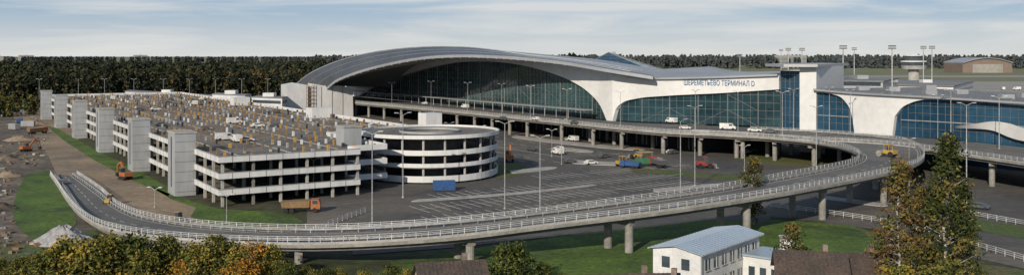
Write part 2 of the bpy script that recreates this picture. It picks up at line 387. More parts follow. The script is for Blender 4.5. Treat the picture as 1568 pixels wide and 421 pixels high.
L1=cr([G(*a,z+.01) for a,b,z in loop],7); L2=cr([G(*b,z+.01) for a,b,z in loop],7)
deck('loop_viaduct',L1,L2,piers=27,nl=1)
m=MB()
idx=[i for i in range(len(L1)) if L1[i].z<2.9]
if idx:
    a=idx[0]; sl=slice(a,len(L1))
    dn=lambda P:[Vector((p.x,p.y,0))for p in P]
    J1=[p+(q-p).normalized()*.4 for p,q in zip(L1[sl],L2[sl])]; J2=[q+(p-q).normalized()*.4 for p,q in zip(L1[sl],L2[sl])]
    m.loft(dn(J1),[p-Vector((0,0,.3)) for p in J1],'concrete_dark'); m.loft([p-Vector((0,0,.3)) for p in J2],dn(J2),'concrete_dark')
    m.make('retaining_wall')
# ---------- terminal ----------
T=grp('airport_terminal')
PF=F(0,185); DF=AX
P1=Vector((42.6,382.5,0)); P2=Vector((101.9,347,0)); DW=(P2-P1).normalized()
A_=[(452,130),(478,111),(520,93),(575,80),(640,73),(705,72.5),(760,77.5),(805,84),(865,90.5),(930,99.5),(1000,111)]
B_=[(500,134),(517,121),(553,107.5),(600,95.5),(650,87),(705,84),(760,85.5),(805,88.5),(865,95),(930,106),(1000,117)]
C_=[(530,131),(545,122),(580,111.5),(625,101.5),(665,93.5),(712,88.5),(765,88),(810,91),(868,98),(930,109),(1000,119.5)]
dB=[520,510,495,472,450,432,417,405,388,374,366]; dA=[14,14,15,16,18,20,24,32,45,55,60]
cA=cr([Q(u,v,d+e) for (u,v),d,e in zip(A_,dB,dA)],8); cB=cr([Q(u,v,d) for (u,v),d in zip(B_,dB)],8)
cC=cr([onplane(u,v,PF,DF) if i<10 else onplane(u,v,P1,DW) for i,(u,v) in enumerate(C_)],8)
m=MB(); m.loft(cA,cB,'metal_roof'); m.make('sweeping_roof',T,True)
m=MB(); 
cB2=[p-Vector((0,0,1.3)) for p in cB]; m.loft(cB,cB2,'metal_light'); 
m.loft(cB2,cC,'term_white'); m.make('roof_soffit',T,True)
m=MB()
cD=[p+BX*70-Vector((0,0,3+.05*i)) for i,p in enumerate(cA)]
m.loft(cD,cA,'metal_light'); m.make('rear_roof',T,True)
m=MB()
for t in (.33,.66):
    for a,b,c,d in zip(cA,cB,cA[1:],cB[1:]):
        m.beam(a.lerp(b,t)+Vector((0,-.1,.1)),c.lerp(d,t)+Vector((0,-.1,.1)),.2,'metal_seam')
for a,c in zip(cA,cA[1:]): m.beam(a,c,.6,'metal_seam')
for i in range(0,len(cC)-16,2): m.beam(cB2[i]-Vector((0,0,.1)),cC[i]-Vector((0,0,.1)),.35,'metal_light')
m.make('roof_seams',T)
Gf=herm([(530,146.5),(545,147.5),(570,136),(600,123),(640,109),(680,99),(720,94.5),(760,95),(800,100),(840,110),(880,126),(905,143),(922,163),(931,184)])
Cf=herm(C_); G2=herm([(940,186),(943,172),(953,159),(975,151.5),(1020,147),(1100,143),(1195,137)])
C2=herm([(930,109),(1000,119.5),(1100,117.5),(1195,114)])
us=list(np.linspace(530,931,90))
m=MB(); off=-BX*.8
lo=[onplane(u,Gf(u),PF,DF) for u in us]; hi=[onplane(u,Cf(u),PF,DF) for u in us]
m.loft([p+off for p in lo],[p+off for p in hi],'term_white'); m.loft([p+BX*3 for p in lo],[p+off for p in lo],'term_white')
p0=onplane(931,109,PF,DF); q0=onplane(940,109,P1,DW)
def zc(p,z): return Vector((p.x,p.y,z))
m.face([zc(p0+off,0),zc(q0+off,0),q0+off,p0+off],'term_white')
us2=list(np.linspace(940,1195,60))
lo2=[onplane(u,G2(u),P1,DW) for u in us2]; hi2=[onplane(u,C2(u),P1,DW) for u in us2]
m.loft([p+off for p in lo2],[p+off for p in hi2],'term_white'); m.loft([p+BX*3 for p in lo2],[p+off for p in lo2],'term_white')
m.make('white_fascia',T)
def glaze(name,lo,key,off,zmin=8.0,dv=3.0,hz=3.0):
    m=MB()
    lo=[p+off for p in lo]
    m.loft([zc(p,zmin) for p in lo],lo,key); m.make(name,T)
    m=MB(); pts=even([zc(p,0) for p in lo],dv)
    zf=[]
    for q in pts:
        best=min(range(len(lo)),key=lambda i:(lo[i].x-q.x)**2+(lo[i].y-q.y)**2); zf.append(lo[best].z)
    f=-BX*.2
    for i,(q,z) in enumerate(zip(pts,zf)):
        if z>zmin+.5: m.beam(zc(q,zmin)+f,zc(q,z)+f,.14 if i%4 else .4,'mullion')
    for z in np.arange(zmin+hz,40,hz):
        for i in range(len(pts)-1):
            if min(zf[i],zf[i+1])>z: m.beam(zc(pts[i],z)+f,zc(pts[i+1],z)+f,.12,'mullion')
    for i in range(0,len(pts)-4,4):
        for z in np.arange(zmin,36,6):
            if min(zf[i],zf[i+4])>z+6:
                a,b=(i,i+4) if (i//4)%2 else (i+4,i)
                m.beam(zc(pts[a],z)+f*2,zc(pts[b],z+6)+f*2,.14,'mullion')
    m.make(name+'_mullions',T)
glaze('hall_glazing',lo,'glass',BX*1.5)
glaze('wing_glazing',lo2,'glass2',BX*1.0)
m=MB()
m.beam(F(95,179,12.2),F(355,179,12.2),5,'metal_light',.4)
for s in range(98,355,9): m.beam(F(s,177,8),F(s,177,12.1),.25,'steel')
m.make('entrance_canopy',T)
m=MB()
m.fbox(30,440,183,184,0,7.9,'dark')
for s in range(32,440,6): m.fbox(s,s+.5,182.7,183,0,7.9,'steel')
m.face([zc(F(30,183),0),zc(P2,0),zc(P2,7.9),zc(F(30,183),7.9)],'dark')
m.make('arrivals_level_wall',T)
m=MB()
fr=[p-BX*2+Vector((0,-.5,.1)) for p in hi2]; bk=[p+BX*55+Vector((0,0,2.0)) for p in hi2]
m.loft(fr,bk,'metal_light'); m.loft([p-Vector((0,0,.7)) for p in fr],fr,'metal_light'); m.loft([p+off for p in hi2],[p-Vector((0,0,.7)) for p in fr],'term_white')
m.make('wing_roof',T)
cu=bpy.data.curves.new('sign_letters','FONT'); cu.body='ШЕРЕМЕТЬЕВО ТЕРМИНАЛ D'; cu.size=3.0; cu.extrude=.08; cu.offset=-.02; cu.materials.append(M['trim_blue'])
so=bpy.data.objects.new('sign_letters',cu); sc.collection.objects.link(so); so.parent=T
sp=onplane(1050,130,P1,DW)-BX*1.2; so.location=sp; so.rotation_euler=(math.pi/2,0,math.atan2(DW.y,DW.x))
bpy.context.view_layer.update(); wd=so.dimensions.x; ln=(onplane(1158,130,P1,DW)-onplane(1050,130,P1,DW)).length
so.scale=(ln/max(wd,.1),.95,1)
def pp(L): return [((u-784)/FP*d,d) for u,d in L]
m=MB()
m.prism(pp([(1195,346),(1224,336),(1275,365),(1250,380)]),8,29.5,'glass_blue'); m.prism(pp([(1224.5,335),(1250,333),(1292,365),(1276,368)]),0,31,'term_white')
m.prism(pp([(1172,350),(1200,332),(1252,329),(1300,380),(1230,400)]),31,32.0,'metal_light')
m.make('corner_tower',T)
m=MB()
a=Q(1195.5,0,345.7);b=Q(1224,0,335.8)
for z in np.arange(10.5,29,2.5): m.beam(zc(a,z),zc(b,z),.14,'mullion')
for t in np.linspace(0,1,5): m.beam(zc(a.lerp(b,t),8),zc(a.lerp(b,t),29.5),.16,'mullion')
m.make('tower_mullions',T)
m=MB()
fa=Q(437,0,508); fb=Q(541,0,528); fd=(fb-fa); nb=Vector((-.35,.94,0))
def fq(t,z): p=fa+fd*t; return Vector((p.x,p.y,z))
def slab(prof,th,k,o=0):
    fpts=[fq(t,z)+nb*o for t,z in prof]; bpts=[p+nb*th for p in fpts]; m.hexa(fpts,bpts,k)
slab([(0,0),(.33,0),(.33,18.6),(.16,19.6),(0,18.6)],22,'panel_white')
slab([(.37,0),(1,0),(.99,16.5),(.8,18),(.55,18.2),(.45,19),(.37,19.4)],26,'panel_white')
slab([(.33,0),(.37,0),(.37,17),(.33,17)],14,'concrete_dark',3)
for t in (.52,.68,.84): m.beam(fq(t,0)-nb*.1,fq(t,17.5)-nb*.1,.2,'concrete_dark')
for z in np.arange(2,18,2.2): m.beam(fq(.3,z)-nb*.8,fq(.42,z)-nb*.8,.25,'wood')
for t in (.3,.34,.38,.42): m.beam(fq(t,0)-nb*.9,fq(t,19)-nb*.9,.2,'wood')
m.make('arch_abutment',T)
# glass pyramid
py=grp('glass_pyramid'); m=MB(); ap=Q(932,80.5,520)
base=[Q(880,105,500),Q(1000,108,495),Q(1015,104,545),Q(905,101,560)]
base=[zc(p,27) for p in base]
for i in range(4): m.face([base[i],base[(i+1)%4],ap],'glass_blue')
m.make('panes',py); m=MB()
for i in range(4):
    a,b=base[i],base[(i+1)%4]
    m.beam(a,ap,.4,'steel')
    for t in (.17,.33,.5,.67,.83): m.beam(a.lerp(b,t),ap,.13,'mullion'); m.beam(a.lerp(ap,t),b.lerp(ap,t),.13,'mullion')
m.make('ribs',py)
m=MB(); m.prism([(p.x,p.y) for p in base],0,26.9,'metal_light'); m.make('drum',py)
# ---------- right concourse ----------
R=grp('concourse_building')
PW=Vector((119,323,0)); DR=Vector((.631,-.776,0)); NR=Vector((-.776,-.631,0))
top=herm([(1250,136),(1300,140.5),(1420,147),(1568,156),(1760,168)])
def band(us,gf,tf,name,k='term_white'):
    m=MB(); lo=[onplane(u,gf(u),PW,DR) for u in us]; hi=[onplane(u,tf(u),PW,DR) for u in us]
    m.loft([p+NR*.6 for p in lo],[p+NR*.6 for p in hi],k); m.loft([p-NR*3 for p in lo],[p+NR*.6 for p in lo],k); m.make(name,R); return lo,hi
g3=herm([(1250,141),(1275,144),(1295,155),(1306,178),(1310,206)]); 
usA=list(np.linspace(1250,1310,24)); loA,hiA=band(usA,g3,top,'white_wall_arc')
usB=[1310,1330,1350,1367]; loB,hiB=band(usB,lambda u:235,top,'white_wall')
g4=herm([(1367,214),(1369,190),(1377,171),(1395,158),(1425,152.5),(1500,156),(1568,162),(1760,176)])
usC=list(np.linspace(1367,1760,90)); loC,hiC=band(usC,g4,top,'white_wall_arc')
for us_,lo_,nm in ((usA,loA,'lounge_glazing'),(usC,loC,'concourse_glazing')):
    m=MB(); lo_=[p-NR*1.0 for p in lo_]; m.loft([zc(p,0) for p in lo_],lo_,'glass_blue'); m.make(nm,R)
    m=MB(); pts=even([zc(p,0) for p in lo_],2.5)
    zf=[lo_[min(range(len(lo_)),key=lambda i:(lo_[i].x-q.x)**2+(lo_[i].y-q.y)**2)].z for q in pts]
    for q,z in zip(pts,zf): m.beam(zc(q,8)+NR*.2,zc(q,z)+NR*.2,.12,'mullion')
    for z in (11,13.5,16,18.5): 
        for i in range(len(pts)-1):
            if min(zf[i],zf[i+1])>z: m.beam(zc(pts[i],z)+NR*.2,zc(pts[i+1],z)+NR*.2,.3 if z in(13.5,) else .12,'mullion' if z!=13.5 else 'steel')
    m.make(nm+'_mullions',R)
m=MB()
hh=hiA+hiB[1:]+hiC[1:]
bk=[zc(p-NR*75,p.z-1.0) for p in hh]; m.loft([p+NR*2 for p in hh],bk,'flat_roof'); m.loft([p+NR*2-Vector((0,0,.6)) for p in hh],[p+NR*2 for p in hh],'metal_light')
m.loft([p+NR*.6 for p in hh],[p+NR*2-Vector((0,0,.6)) for p in hh],'metal_light')
for i in range(14):
    p=hh[random.randrange(8,len(hh)-8)]-NR*random.uniform(10,60); m.box(p.x-2,p.x+2,p.y-1.5,p.y+1.5,p.z-1.2,p.z+1.2,'metal_light')
for k_ in range(4,len(hh),7): m.beam(hh[k_]+Vector((0,0,.1)),zc(hh[k_]-NR*74,hh[k_].z-.9),.35,'metal_seam')
m.make('roof',R)
m=MB()
sw=[(1462,193),(1490,190),(1520,186),(1545,189),(1568,196),(1620,205)]; sl=[(1462,196),(1492,197),(1520,200),(1545,210),(1568,216),(1620,222)]
m.loft(cr([onplane(u,v,PW+NR*1.2,DR) for u,v in sl],6),cr([onplane(u,v,PW+NR*2.5,DR) for u,v in sw],6),'term_white'); m.make('swoosh_panel',R)
def block(name,L,z0,z1,k='metal_light',win=True,roofk='flat_roof'):
    g=grp(name); P=[Vector((x,y,0)) for x,y in pp(L)]; m=MB(); m.prism(P,z0,z1,k); m.make('walls',g)
    c=sum(P,Vector())/len(P); m=MB(); m.prism([c+(p-c)*1.02 for p in P],z1,z1+.6,roofk)
    m.box(c.x-3,c.x+3,c.y-3,c.y+3,z1+.6,z1+2.6,k); m.make('roof',g)
    if win:
        m=MB()
        for i in range(len(P)):
            a,b=P[i],P[(i+1)%len(P)]; d=(b-a).normalized(); n=Vector((d.y,-d.x,0)); 
            if n.dot(a-c)<0:n=-n
            n*=.08
            z=z0+2
            while z+1.6<z1:
                m.face([zc(a+d*1+n,z),zc(b-d*1+n,z),zc(b-d*1+n,z+1.7),zc(a+d*1+n,z+1.7)],'window'); z+=3.6
        m.make('windows',g)
block('gate_pier',[(1255,470),(1352,455),(1375,520),(1290,540)],0,22)
block('gate_pier',[(1350,560),(1460,540),(1490,640),(1370,660)],0,17,'panel_white')
block('gate_pier',[(1215,600),(1300,600),(1300,680),(1215,680)],0,20,'concrete')
block('office_block',[(1185,2400),(1235,2400),(1235,2460),(1185,2460)],0,36,'concrete')
block('office_block',[(1080,430),(1170,425),(1180,470),(1090,470)],0,24,'metal_light')
block('service_building',[(192,640),(322,560),(330,575),(200,660)],0,10,'panel_white')
block('service_building',[(325,520),(375,500),(385,515),(335,535)],0,13,'panel_white')
block('service_building',[(385,505),(432,492),(440,510),(395,522)],0,12,'panel_white')
block('apartment_block',[(204,3600),(226,3600),(226,3640),(204,3640)],0,38,'concrete')
block('apartment_block',[(28,4200),(52,4200),(52,4240),(28,4240)],0,38,'concrete')
block('apartment_block',[(-20,4200),(20,4200),(20,4240),(-20,4240)],0,33,'concrete')
g=grp('control_tower'); c=Q(1399,0,760); m=MB(); m.cyl(c,5,0,24,'concrete',20,4.2); m.make('shaft',g)
m=MB(); m.cyl(c,9,24,27,'concrete',24,10); m.cyl(c,8.7,27,30,'window',24,9.4); m.cyl(c,10.2,30,31,'panel_white',24); m.cyl(c,6.5,31,35,'window',16,7.2); m.cyl(c,8,35,35.8,'panel_white',16); m.make('cab',g)
g=grp('aircraft_hangar'); m=MB(); a=Q(1474,0,1900); b=Q(1550,0,1900)
prof=[(a.x,0)]+[(a.x+(b.x-a.x)*t,12+18*math.sin(math.pi*(.15+.7*t))) for t in np.linspace(0,1,13)]+[(b.x,0)]
m.extr(prof,1900,1980,'brick'); m.make('hall',g); m=MB(); pr=[(x,z+1.5) for x,z in prof[1:-1]]+[(x,z) for x,z in prof[-2:0:-1]]
m.extr(pr,1896,1985,'metal_light'); m.make('arched_roof',g)
m=MB(); m.box(a.x+20,b.x-20,1898.5,1899.8,0,18,'apron'); m.make('doors',g)
# ---------- foreground houses ----------
g=grp('white_office_house')
A=G(1000,377,7);B=G(1073,388,7); C=G(1148,362,7); C=B+(C-B)*1.22; D=A+(C-B)
HH=6.8
m=MB(); m.prism([A,B,C,D],0,HH,'house_wall')
A,B,C,D=[zc(p,HH) for p in (A,B,C,D)]
rA=(A+B)/2+Vector((0,0,.7)); rC=(C+D)/2+Vector((0,0,.7)); m.face([A,B,rA],'house_wall'); m.face([C,D,rC],'house_wall'); m.make('walls',g)
dl=(C-B).normalized(); dw=(B-A).normalized(); m=MB()
o=dl*.6; up=Vector((0,0,.12)); e1=dw*.5-Vector((0,0,.1)); e2=-dw*.5-Vector((0,0,.1))
for s0,s1,e in ((B,C,e1),(A,D,e2)):
    q=[s0-o+e,s1+o+e,rC+o,rA-o]
    m.hexa([p+up for p in q],[p+up*2 for p in q],'bright_roof')
    for t in np.linspace(0,1,22): m.beam((s0-o+e).lerp(s1+o+e,t)+up*2,(rA-o).lerp(rC+o,t)+up*2,.08,'bright_roof')
    m.beam(s0-o+e+up,s1+o+e+up,.16,'rail')
m.make('roof',g); m=MB(); m2=MB()
Lb=(C-B).length; V3=lambda z:Vector((0,0,z))
for z in (1.2,4.3):
    for i in range(7):
        p=B+dl*(1.3+i*(Lb-2.6)/6.5); p=zc(p,z); n=dw*.04
        m.hexa([p+n,p+dl*1.3+n,p+dl*1.3+n*2,p+n*2],[p+n+V3(1.6),p+dl*1.3+n+V3(1.6),p+dl*1.3+n*2+V3(1.6),p+n*2+V3(1.6)],'window')
        m2.beam(p-dl*.1+n*3-V3(.05),p+dl*1.4+n*3-V3(.05),.12,'rail')
        m2.beam(p+dl*.65+n*3,p+dl*.65+n*3+V3(1.6),.08,'rail')
    for i in range(2):
        p=zc(A+dw*(1.5+i*3.2),z); n=-dl*.04
        m.hexa([p+n,p+dw*1.3+n,p+dw*1.3+n*2,p+n*2],[p+n+V3(1.6),p+dw*1.3+n+V3(1.6),p+dw*1.3+n*2+V3(1.6),p+n*2+V3(1.6)],'window')
m.beam(zc(B+dw*.15,0),zc(B+dw*.15,6.7),.12,'steel')
m.make('windows',g); m2.make('window_frames',g)
m=MB(); x=C-dl*6; P=[x+dw*.05,x+dw*6,x+dw*6+dl*6.5,x+dw*.05+dl*6.5]; m.prism(P,0,4.6,'house_wall'); m.prism([x-dl*.4+dw*.05,x+dw*6.4-dl*.4,x+dw*6.4+dl*6.9,x+dw*.05+dl*6.9],4.6,4.85,'bright_roof')
for i in range(3):
    p=zc(x+dw*(1+i*1.8)-dl*.05,1.6); m.hexa([p,p+dw*1,p+dw*1+dl*.04,p+dl*.04],[p+V3(1.5),p+dw*1+V3(1.5),p+dw*1+dl*.04+V3(1.5),p+dl*.04+V3(1.5)],'window')
m.make('annex',g)
m=MB(); p=G(1203,388,4); m.box(p.x-.7,p.x+.7,p.y-.7,p.y+.7,0,6.6,'house_wall'); m.box(p.x-.85,p.x+.85,p.y-.85,p.y+.85,6.6,6.8,'rail'); m.make('chimney',g)
def house(name,u,d,L,W,hw,hr,ang,wall='plaster',roof='brown_roof'):
    g=grp(name); g.location=((u-784)/FP*d,d,0); g.rotation_euler=(0,0,ang)
    m=MB(); m.box(-L/2,L/2,-W/2,W/2,0,hw,wall); m.face([(-L/2,-W/2,hw),(-L/2,0,hr),(-L/2,W/2,hw)],wall); m.face([(L/2,-W/2,hw),(L/2,0,hr),(L/2,W/2,hw)],wall); m.make('walls',g)
    m=MB(); e=.5; sl=(hr-hw)/(W/2)
    for sg in (-1,1):
        q=[(-L/2-e,sg*(W/2+e),hw-sl*e),(L/2+e,sg*(W/2+e),hw-sl*e),(L/2+e,0,hr),(-L/2-e,0,hr)]
        m.hexa([(x,y,z+.06) for x,y,z in q],[(x,y,z+.2) for x,y,z in q],roof)
        for x in np.arange(-L/2,L/2,.6): m.beam((x,sg*(W/2+e),hw-sl*e+.22),(x,0,hr+.22),.07,roof)
    m.box(L*.2,L*.2+.7,.5,1.2,hw,hr+1.0,'brick'); m.make('roof',g)
    m=MB()
    for i in range(4):
        x=-L/2+L*(i+.5)/4; m.box(x-.5,x+.5,-W/2-.05,-W/2-.02,1.2,2.6,'window')
    m.box(-.5,.5,-W/2-.08,-W/2-.05,0,2.1,'wood'); m.make('windows_and_door',g)
house('brown_roof_house',1240,128,9,8,4.8,7.6,-.2); house('brown_roof_house',1318,131,8,7,4.2,6.8,.1)
house('brown_roof_house',690,127,9,8,3.8,6.4,.25); house('brown_roof_house',950,120,15,8,4.0,6.3,.08); house('brown_roof_house',1010,118,7,7,4.4,6.6,-.3,'house_wall')
# ---------- trees ----------
def leafquads(cents,size,flat=.6):
    n=len(cents); a=rng.normal(size=(n,3)); a/=np.linalg.norm(a,axis=1)[:,None]
    b=np.cross(a,rng.normal(size=(n,3))); b/=np.linalg.norm(b,axis=1)[:,None]
    sz=size*(.6+.8*rng.random((n,1))); a=a*sz; b=b*sz*flat
    return np.stack([cents-a-b*.4,cents+a*.1-b,cents+a+b*.3,cents-a*.2+b],1).reshape(-1,3)
def build(name,V,matidx,keys,extra=None):
    ev=extra.v if extra else []; ef=extra.f if extra else []; em=extra.m if extra else []; ek=extra.mats if extra else []
    n=len(V)//4; me=bpy.data.meshes.new(name); ne=len(ev)
    nv=ne+len(V); co=np.concatenate([np.array(ev,dtype=np.float32).reshape(-1,3),V.astype(np.float32)])
    me.vertices.add(nv); me.vertices.foreach_set('co',co.ravel())
    el=[i for f in ef for i in f]; tot=[len(f) for f in ef]+[4]*n
    loops=np.concatenate([np.array(el,dtype=np.int32),np.arange(ne,ne+4*n,dtype=np.int32)])
    me.loops.add(len(loops)); me.loops.foreach_set('vertex_index',loops)
    me.polygons.add(len(tot)); st=np.concatenate([[0],np.cumsum(tot)[:-1]]).astype(np.int32)
    me.polygons.foreach_set('loop_start',st); 
    for k in list(ek)+list(keys): me.materials.append(M[k])
    mi=np.concatenate([np.array(em,dtype=np.int32),np.asarray(matidx,dtype=np.int32)+len(ek)])
    me.polygons.foreach_set('material_index',mi); me.update(calc_edges=True); me.validate(); return me
def treemesh(name,h,w,nclump,per,keys,bark='bark',base=.2,shape='oval',leaf=.28,seed=1,stems=1):
    r=random.Random(seed); m=MB(); C=[];K=[]
    for st in range(stems):
        sx=r.uniform(-.15,.15)*w*(stems>1); sy=r.uniform(-.15,.15)*w*(stems>1); p=Vector((sx,sy,0)); tr=.016*h+.05; pts=[p]
        for i in range(6):
            p=p+Vector((r.uniform(-.03,.03)*h*.5,r.uniform(-.03,.03)*h*.5,h*.16)); pts.append(p)
        for i in range(6): m.beam(pts[i],pts[i+1],tr*(1-i*.14)*1.4,bark,w2=tr*(1-(i+1)*.14)*1.4)
        for c in range(nclump//stems):
            t=base+(1-base)*r.random()**.85
            rad=math.sin(math.pi*min(1,max(.05,((t-base)/(1-base))*.88+.1)))**.7 if shape=='oval' else (1-(t-base)/(1-base))**.7+.10
            rr=w/2*rad*math.sqrt(r.random())*r.uniform(.65,1.3); an=r.uniform(0,6.28)
            f=min(5.99,t*6); i=int(f); ax=pts[i].lerp(pts[i+1],f-i)
            q=ax+Vector((rr*math.cos(an),rr*math.sin(an),r.uniform(-.03,.03)*h))
            C.append(q); K.append(r.choice(range(len(keys))))
            if r.random()<.4: m.beam(ax-Vector((0,0,rr*.5)),q,tr*.3,bark,w2=tr*.1)
    C=np.array([tuple(c) for c in C]); cs=w*.08+.2
    pos=np.repeat(C,per,axis=0)+rng.normal(size=(len(C)*per,3))*np.array([cs,cs,cs*.75])*.75
    mi=np.repeat(K,per); sw=rng.random(len(mi))<.2; mi=np.where(sw,rng.integers(len(keys),size=len(mi)),mi)
    return build(name,leafquads(pos,leaf),mi,keys,m)
t1=treemesh('t1',21,7.6,140,28,['lf_b1','lf_b2','lf_y2','lf_g2','lf_b2'],'birch',.1,'cone',leaf=.24,seed=3)
t2=treemesh('t2',23.8,7.8,185,30,['lf_g2','lf_g3','lf_y2','lf_g3','lf_g2'],'birch',.08,'cone',leaf=.24,seed=4)
t3=treemesh('t3',14.2,5.5,90,28,['lf_y2','lf_g2','lf_g3','lf_b2'],'birch',.12,leaf=.24,seed=5)
bu=[treemesh('b%d'%i,6.5,6.5,95,30,k,'bark',.05,leaf=.22,seed=10+i,stems=3) for i,k in enumerate([['lf_g1','lf_g2','lf_g3','lf_y2'],['lf_y1','lf_y2','lf_g2','lf_g1'],['lf_g2','lf_g3','lf_g1'],['lf_o','lf_b1','lf_y1']])]
def put(name,me,u,d,rot=0,sc_=1.): inst(name,me,((u-784)/FP*d,d,0),rot,sc_)
put('autumn_birch_tree',t1,1378,128); put('birch_tree',t2,1444,126,1.0,1.02); put('autumn_birch_tree',t1,1412,131,2,.8); put('birch_tree',t2,1476,130,3,.72)
put('birch_tree',t3,1153,189,.5); put('birch_tree',t3,1216,133,1.7,(.8,.8,.76)); put('birch_tree',t3,1400,122,1.7,.7)
put('broadleaf_shrub',bu[2],782,138,.3,(1.15,1.15,1.0)); put('broadleaf_shrub',bu[0],1440,119,.3,1.2); put('broadleaf_shrub',bu[1],1372,121,.3,1.1)
us_=[92,120,150,185,215,240,265,300,330,358,385,405,170,255,315,60,110,205,345]
for i,u in enumerate(us_):
    k=bu[3] if u in (385,) else bu[[1,0,1,2,1,1,0][i%7]]
    put('broadleaf_shrub' if k is not bu[3] else 'orange_autumn_shrub',k,u,random.uniform(134,142),random.uniform(0,6),random.uniform(.8,1.2) if u!=385 else 1.0)
put('orange_autumn_shrub',bu[3],285,137,1,.7); put('orange_autumn_shrub',bu[3],160,136,2,.6); put('orange_autumn_shrub',bu[3],372,135,2,.8)
for u,d,s in [(470,141,.4),(500,138,.45),(520,140,.4),(560,137,.45),(600,139,.5),(440,136,.6),(425,138,.6),(480,134,.55),(630,136,.5),(832,140,.5),(860,138,.35),(1500,124,.8),(545,178,.3),(1190,150,.4),(1110,172,.3),(30,138,.7),(0,140,.6)]:
    put('broadleaf_shrub',bu[random.choice([0,2,1])],u,d,random.uniform(0,6),s)
def forest(name,spots,keys,nq,q):
    VV=[];MI=[]
    for x,y,h,z0 in spots:
        w=h*random.uniform(.16,.28); con=random.random()<.6
        n=nq; t=rng.random(n)**.75; rad=((1-t)**.8+.05) if con else np.sin(np.pi*np.clip(t*.85+.12,0,1))**.6
        r=w*rad*np.sqrt(rng.random(n)); an=rng.random(n)*6.283
        pos=np.stack([x+r*np.cos(an),y+r*np.sin(an),z0+h*(.12+.88*t)],1)
        VV.append(leafquads(pos,q,.7)); k=random.choice(range(len(keys))) if not con else min(1+random.randrange(2),len(keys)-1)
        mi=np.full(n,k); s=rng.random(n)<.3; mi[s]=rng.integers(len(keys),size=s.sum()); MI.append(mi)
    inst(name,build(name,np.concatenate(VV),np.concatenate(MI),keys),(0,0,0))
sp=[]
for row in range(14):
    y=690+row*9
    for u in np.arange(-60,520,8.5 if row<5 else 11): 
        yy=y+(u*.12)+random.uniform(-4,4); sp.append(((u+random.uniform(-4,4)-784)/FP*yy,yy,random.uniform(15,24),0))
forest('forest',sp,['fo1','fo2','fo3','fo4'],130,1.2)
sp=[]
for i in range(1600):
    yy=random.uniform(830,1900); u=random.uniform(-60,560); sp.append(((u-784)/FP*yy,yy,random.uniform(19,26),0))
forest('forest',sp,['fo1','fo2','fo3'],70,2.4)
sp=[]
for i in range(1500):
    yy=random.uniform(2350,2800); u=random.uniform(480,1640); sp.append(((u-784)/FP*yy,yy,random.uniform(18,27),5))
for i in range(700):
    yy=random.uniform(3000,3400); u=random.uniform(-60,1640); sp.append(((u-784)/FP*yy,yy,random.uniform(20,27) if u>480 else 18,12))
forest('distant_forest',sp,['fd_haze1','fd_haze2'],45,5.)
sp=[]
for i in range(60):
    yy=random.uniform(900,1000); u=random.uniform(800,905); sp.append(((u-784)/FP*yy,yy,random.uniform(28,38) if 850<u<900 else 26,0))
forest('tree_group',sp,['fo1','fo2','fo3'],90,2.)
sp=[]
for i in range(60): 
    u=random.uniform(-40,60); v=random.uniform(162,180); p=G(u,v); sp.append((p.x,p.y,random.uniform(5,11),0))
forest('young_trees',sp,['lf_g2','fo1','lf_y2'],90,.8)
# ---------- lamps ----------
def lampmesh(h,arm=2.2,n=2,w=.28):
    m=MB(); m.cyl((0,0),w*.9,0,.4,'concrete',8); m.cyl((0,0),w/2,.4,h,'steel',8,w*.28)
    for i in range(n):
        a=2*math.pi*i/n; q=Vector((math.cos(a)*arm,math.sin(a)*arm,h+.5)); m.beam((0,0,h-.1),q,.12,'steel'); m.beam(q,q+Vector((math.cos(a)*.9,math.sin(a)*.9,.05)),.42,'rail',.18)
    return m.mesh('lamp')
LM={}
def lamp(u,v,top,z=0,n=2):
    p=G(u,v,z); h=H-(top-86)*p.y/FP-z; k=(round(h),n)
    if k not in LM: LM[k]=lampmesh(round(h),1.3 if h>14 else 1.0,n,.32 if h>14 else .22)
    inst('street_lamp',LM[k],p,random.choice([0,.3,ANG,-.2]),(1,1,h/round(h)))
for a in [(617,303,176),(773,320,189),(827,322,211),(1042,300,186),(1480,312,161),(570,350,205),(1064,285,165),(1392,300,215),(860,252,185),(735,255,195),(688,240,190),(1250,262,165),(845,240,200),(480,300,245),(347,342,300),(237,318,290),(1140,262,225)]: lamp(*a)
for u,v,t in [(600,161,128),(660,166,126),(716,171,128),(768,177,130),(812,181,133),(868,187,138),(950,193,142),(1065,200,140),(1130,203,142),(1198,207,142),(1215,199,138),(1270,201,136),(1302,207,140),(1366,207,140),(1436,215,148),(1456,217,140),(1250,222,165),(1530,228,150)]: lamp(u,v,t,8,2)
for u in (60,120,160,205,250,290,330,370,410): lamp(u,163-u*.02,122,0,2)
def mast(u,d,top):
    p=Q(u,86,d); h=H-(top-86)*d/FP; m=MB(); m.cyl((0,0),.55,0,h,'steel',8,.3)
    for z in (h-.6,h+.6): m.box(-2.0,2.0,-.3,.3,z,z+.25,'steel')
    for x in (-1.6,-.8,0,.8,1.6):
        for z in (h-.3,h+.9): m.box(x-.3,x+.3,-.5,.1,z,z+.5,'concrete_dark')
    inst('floodlight_mast',m.mesh('mast'),(p.x,p.y,0))
for u,d,t in [(1291,480,74),(1366,470,74),(1308,700,76),(1414,620,74),(1427,600,74),(1207,650,77),(1228,640,77),(1196,900,78),(1133,700,86),(940,900,82)]: mast(u,d,t)
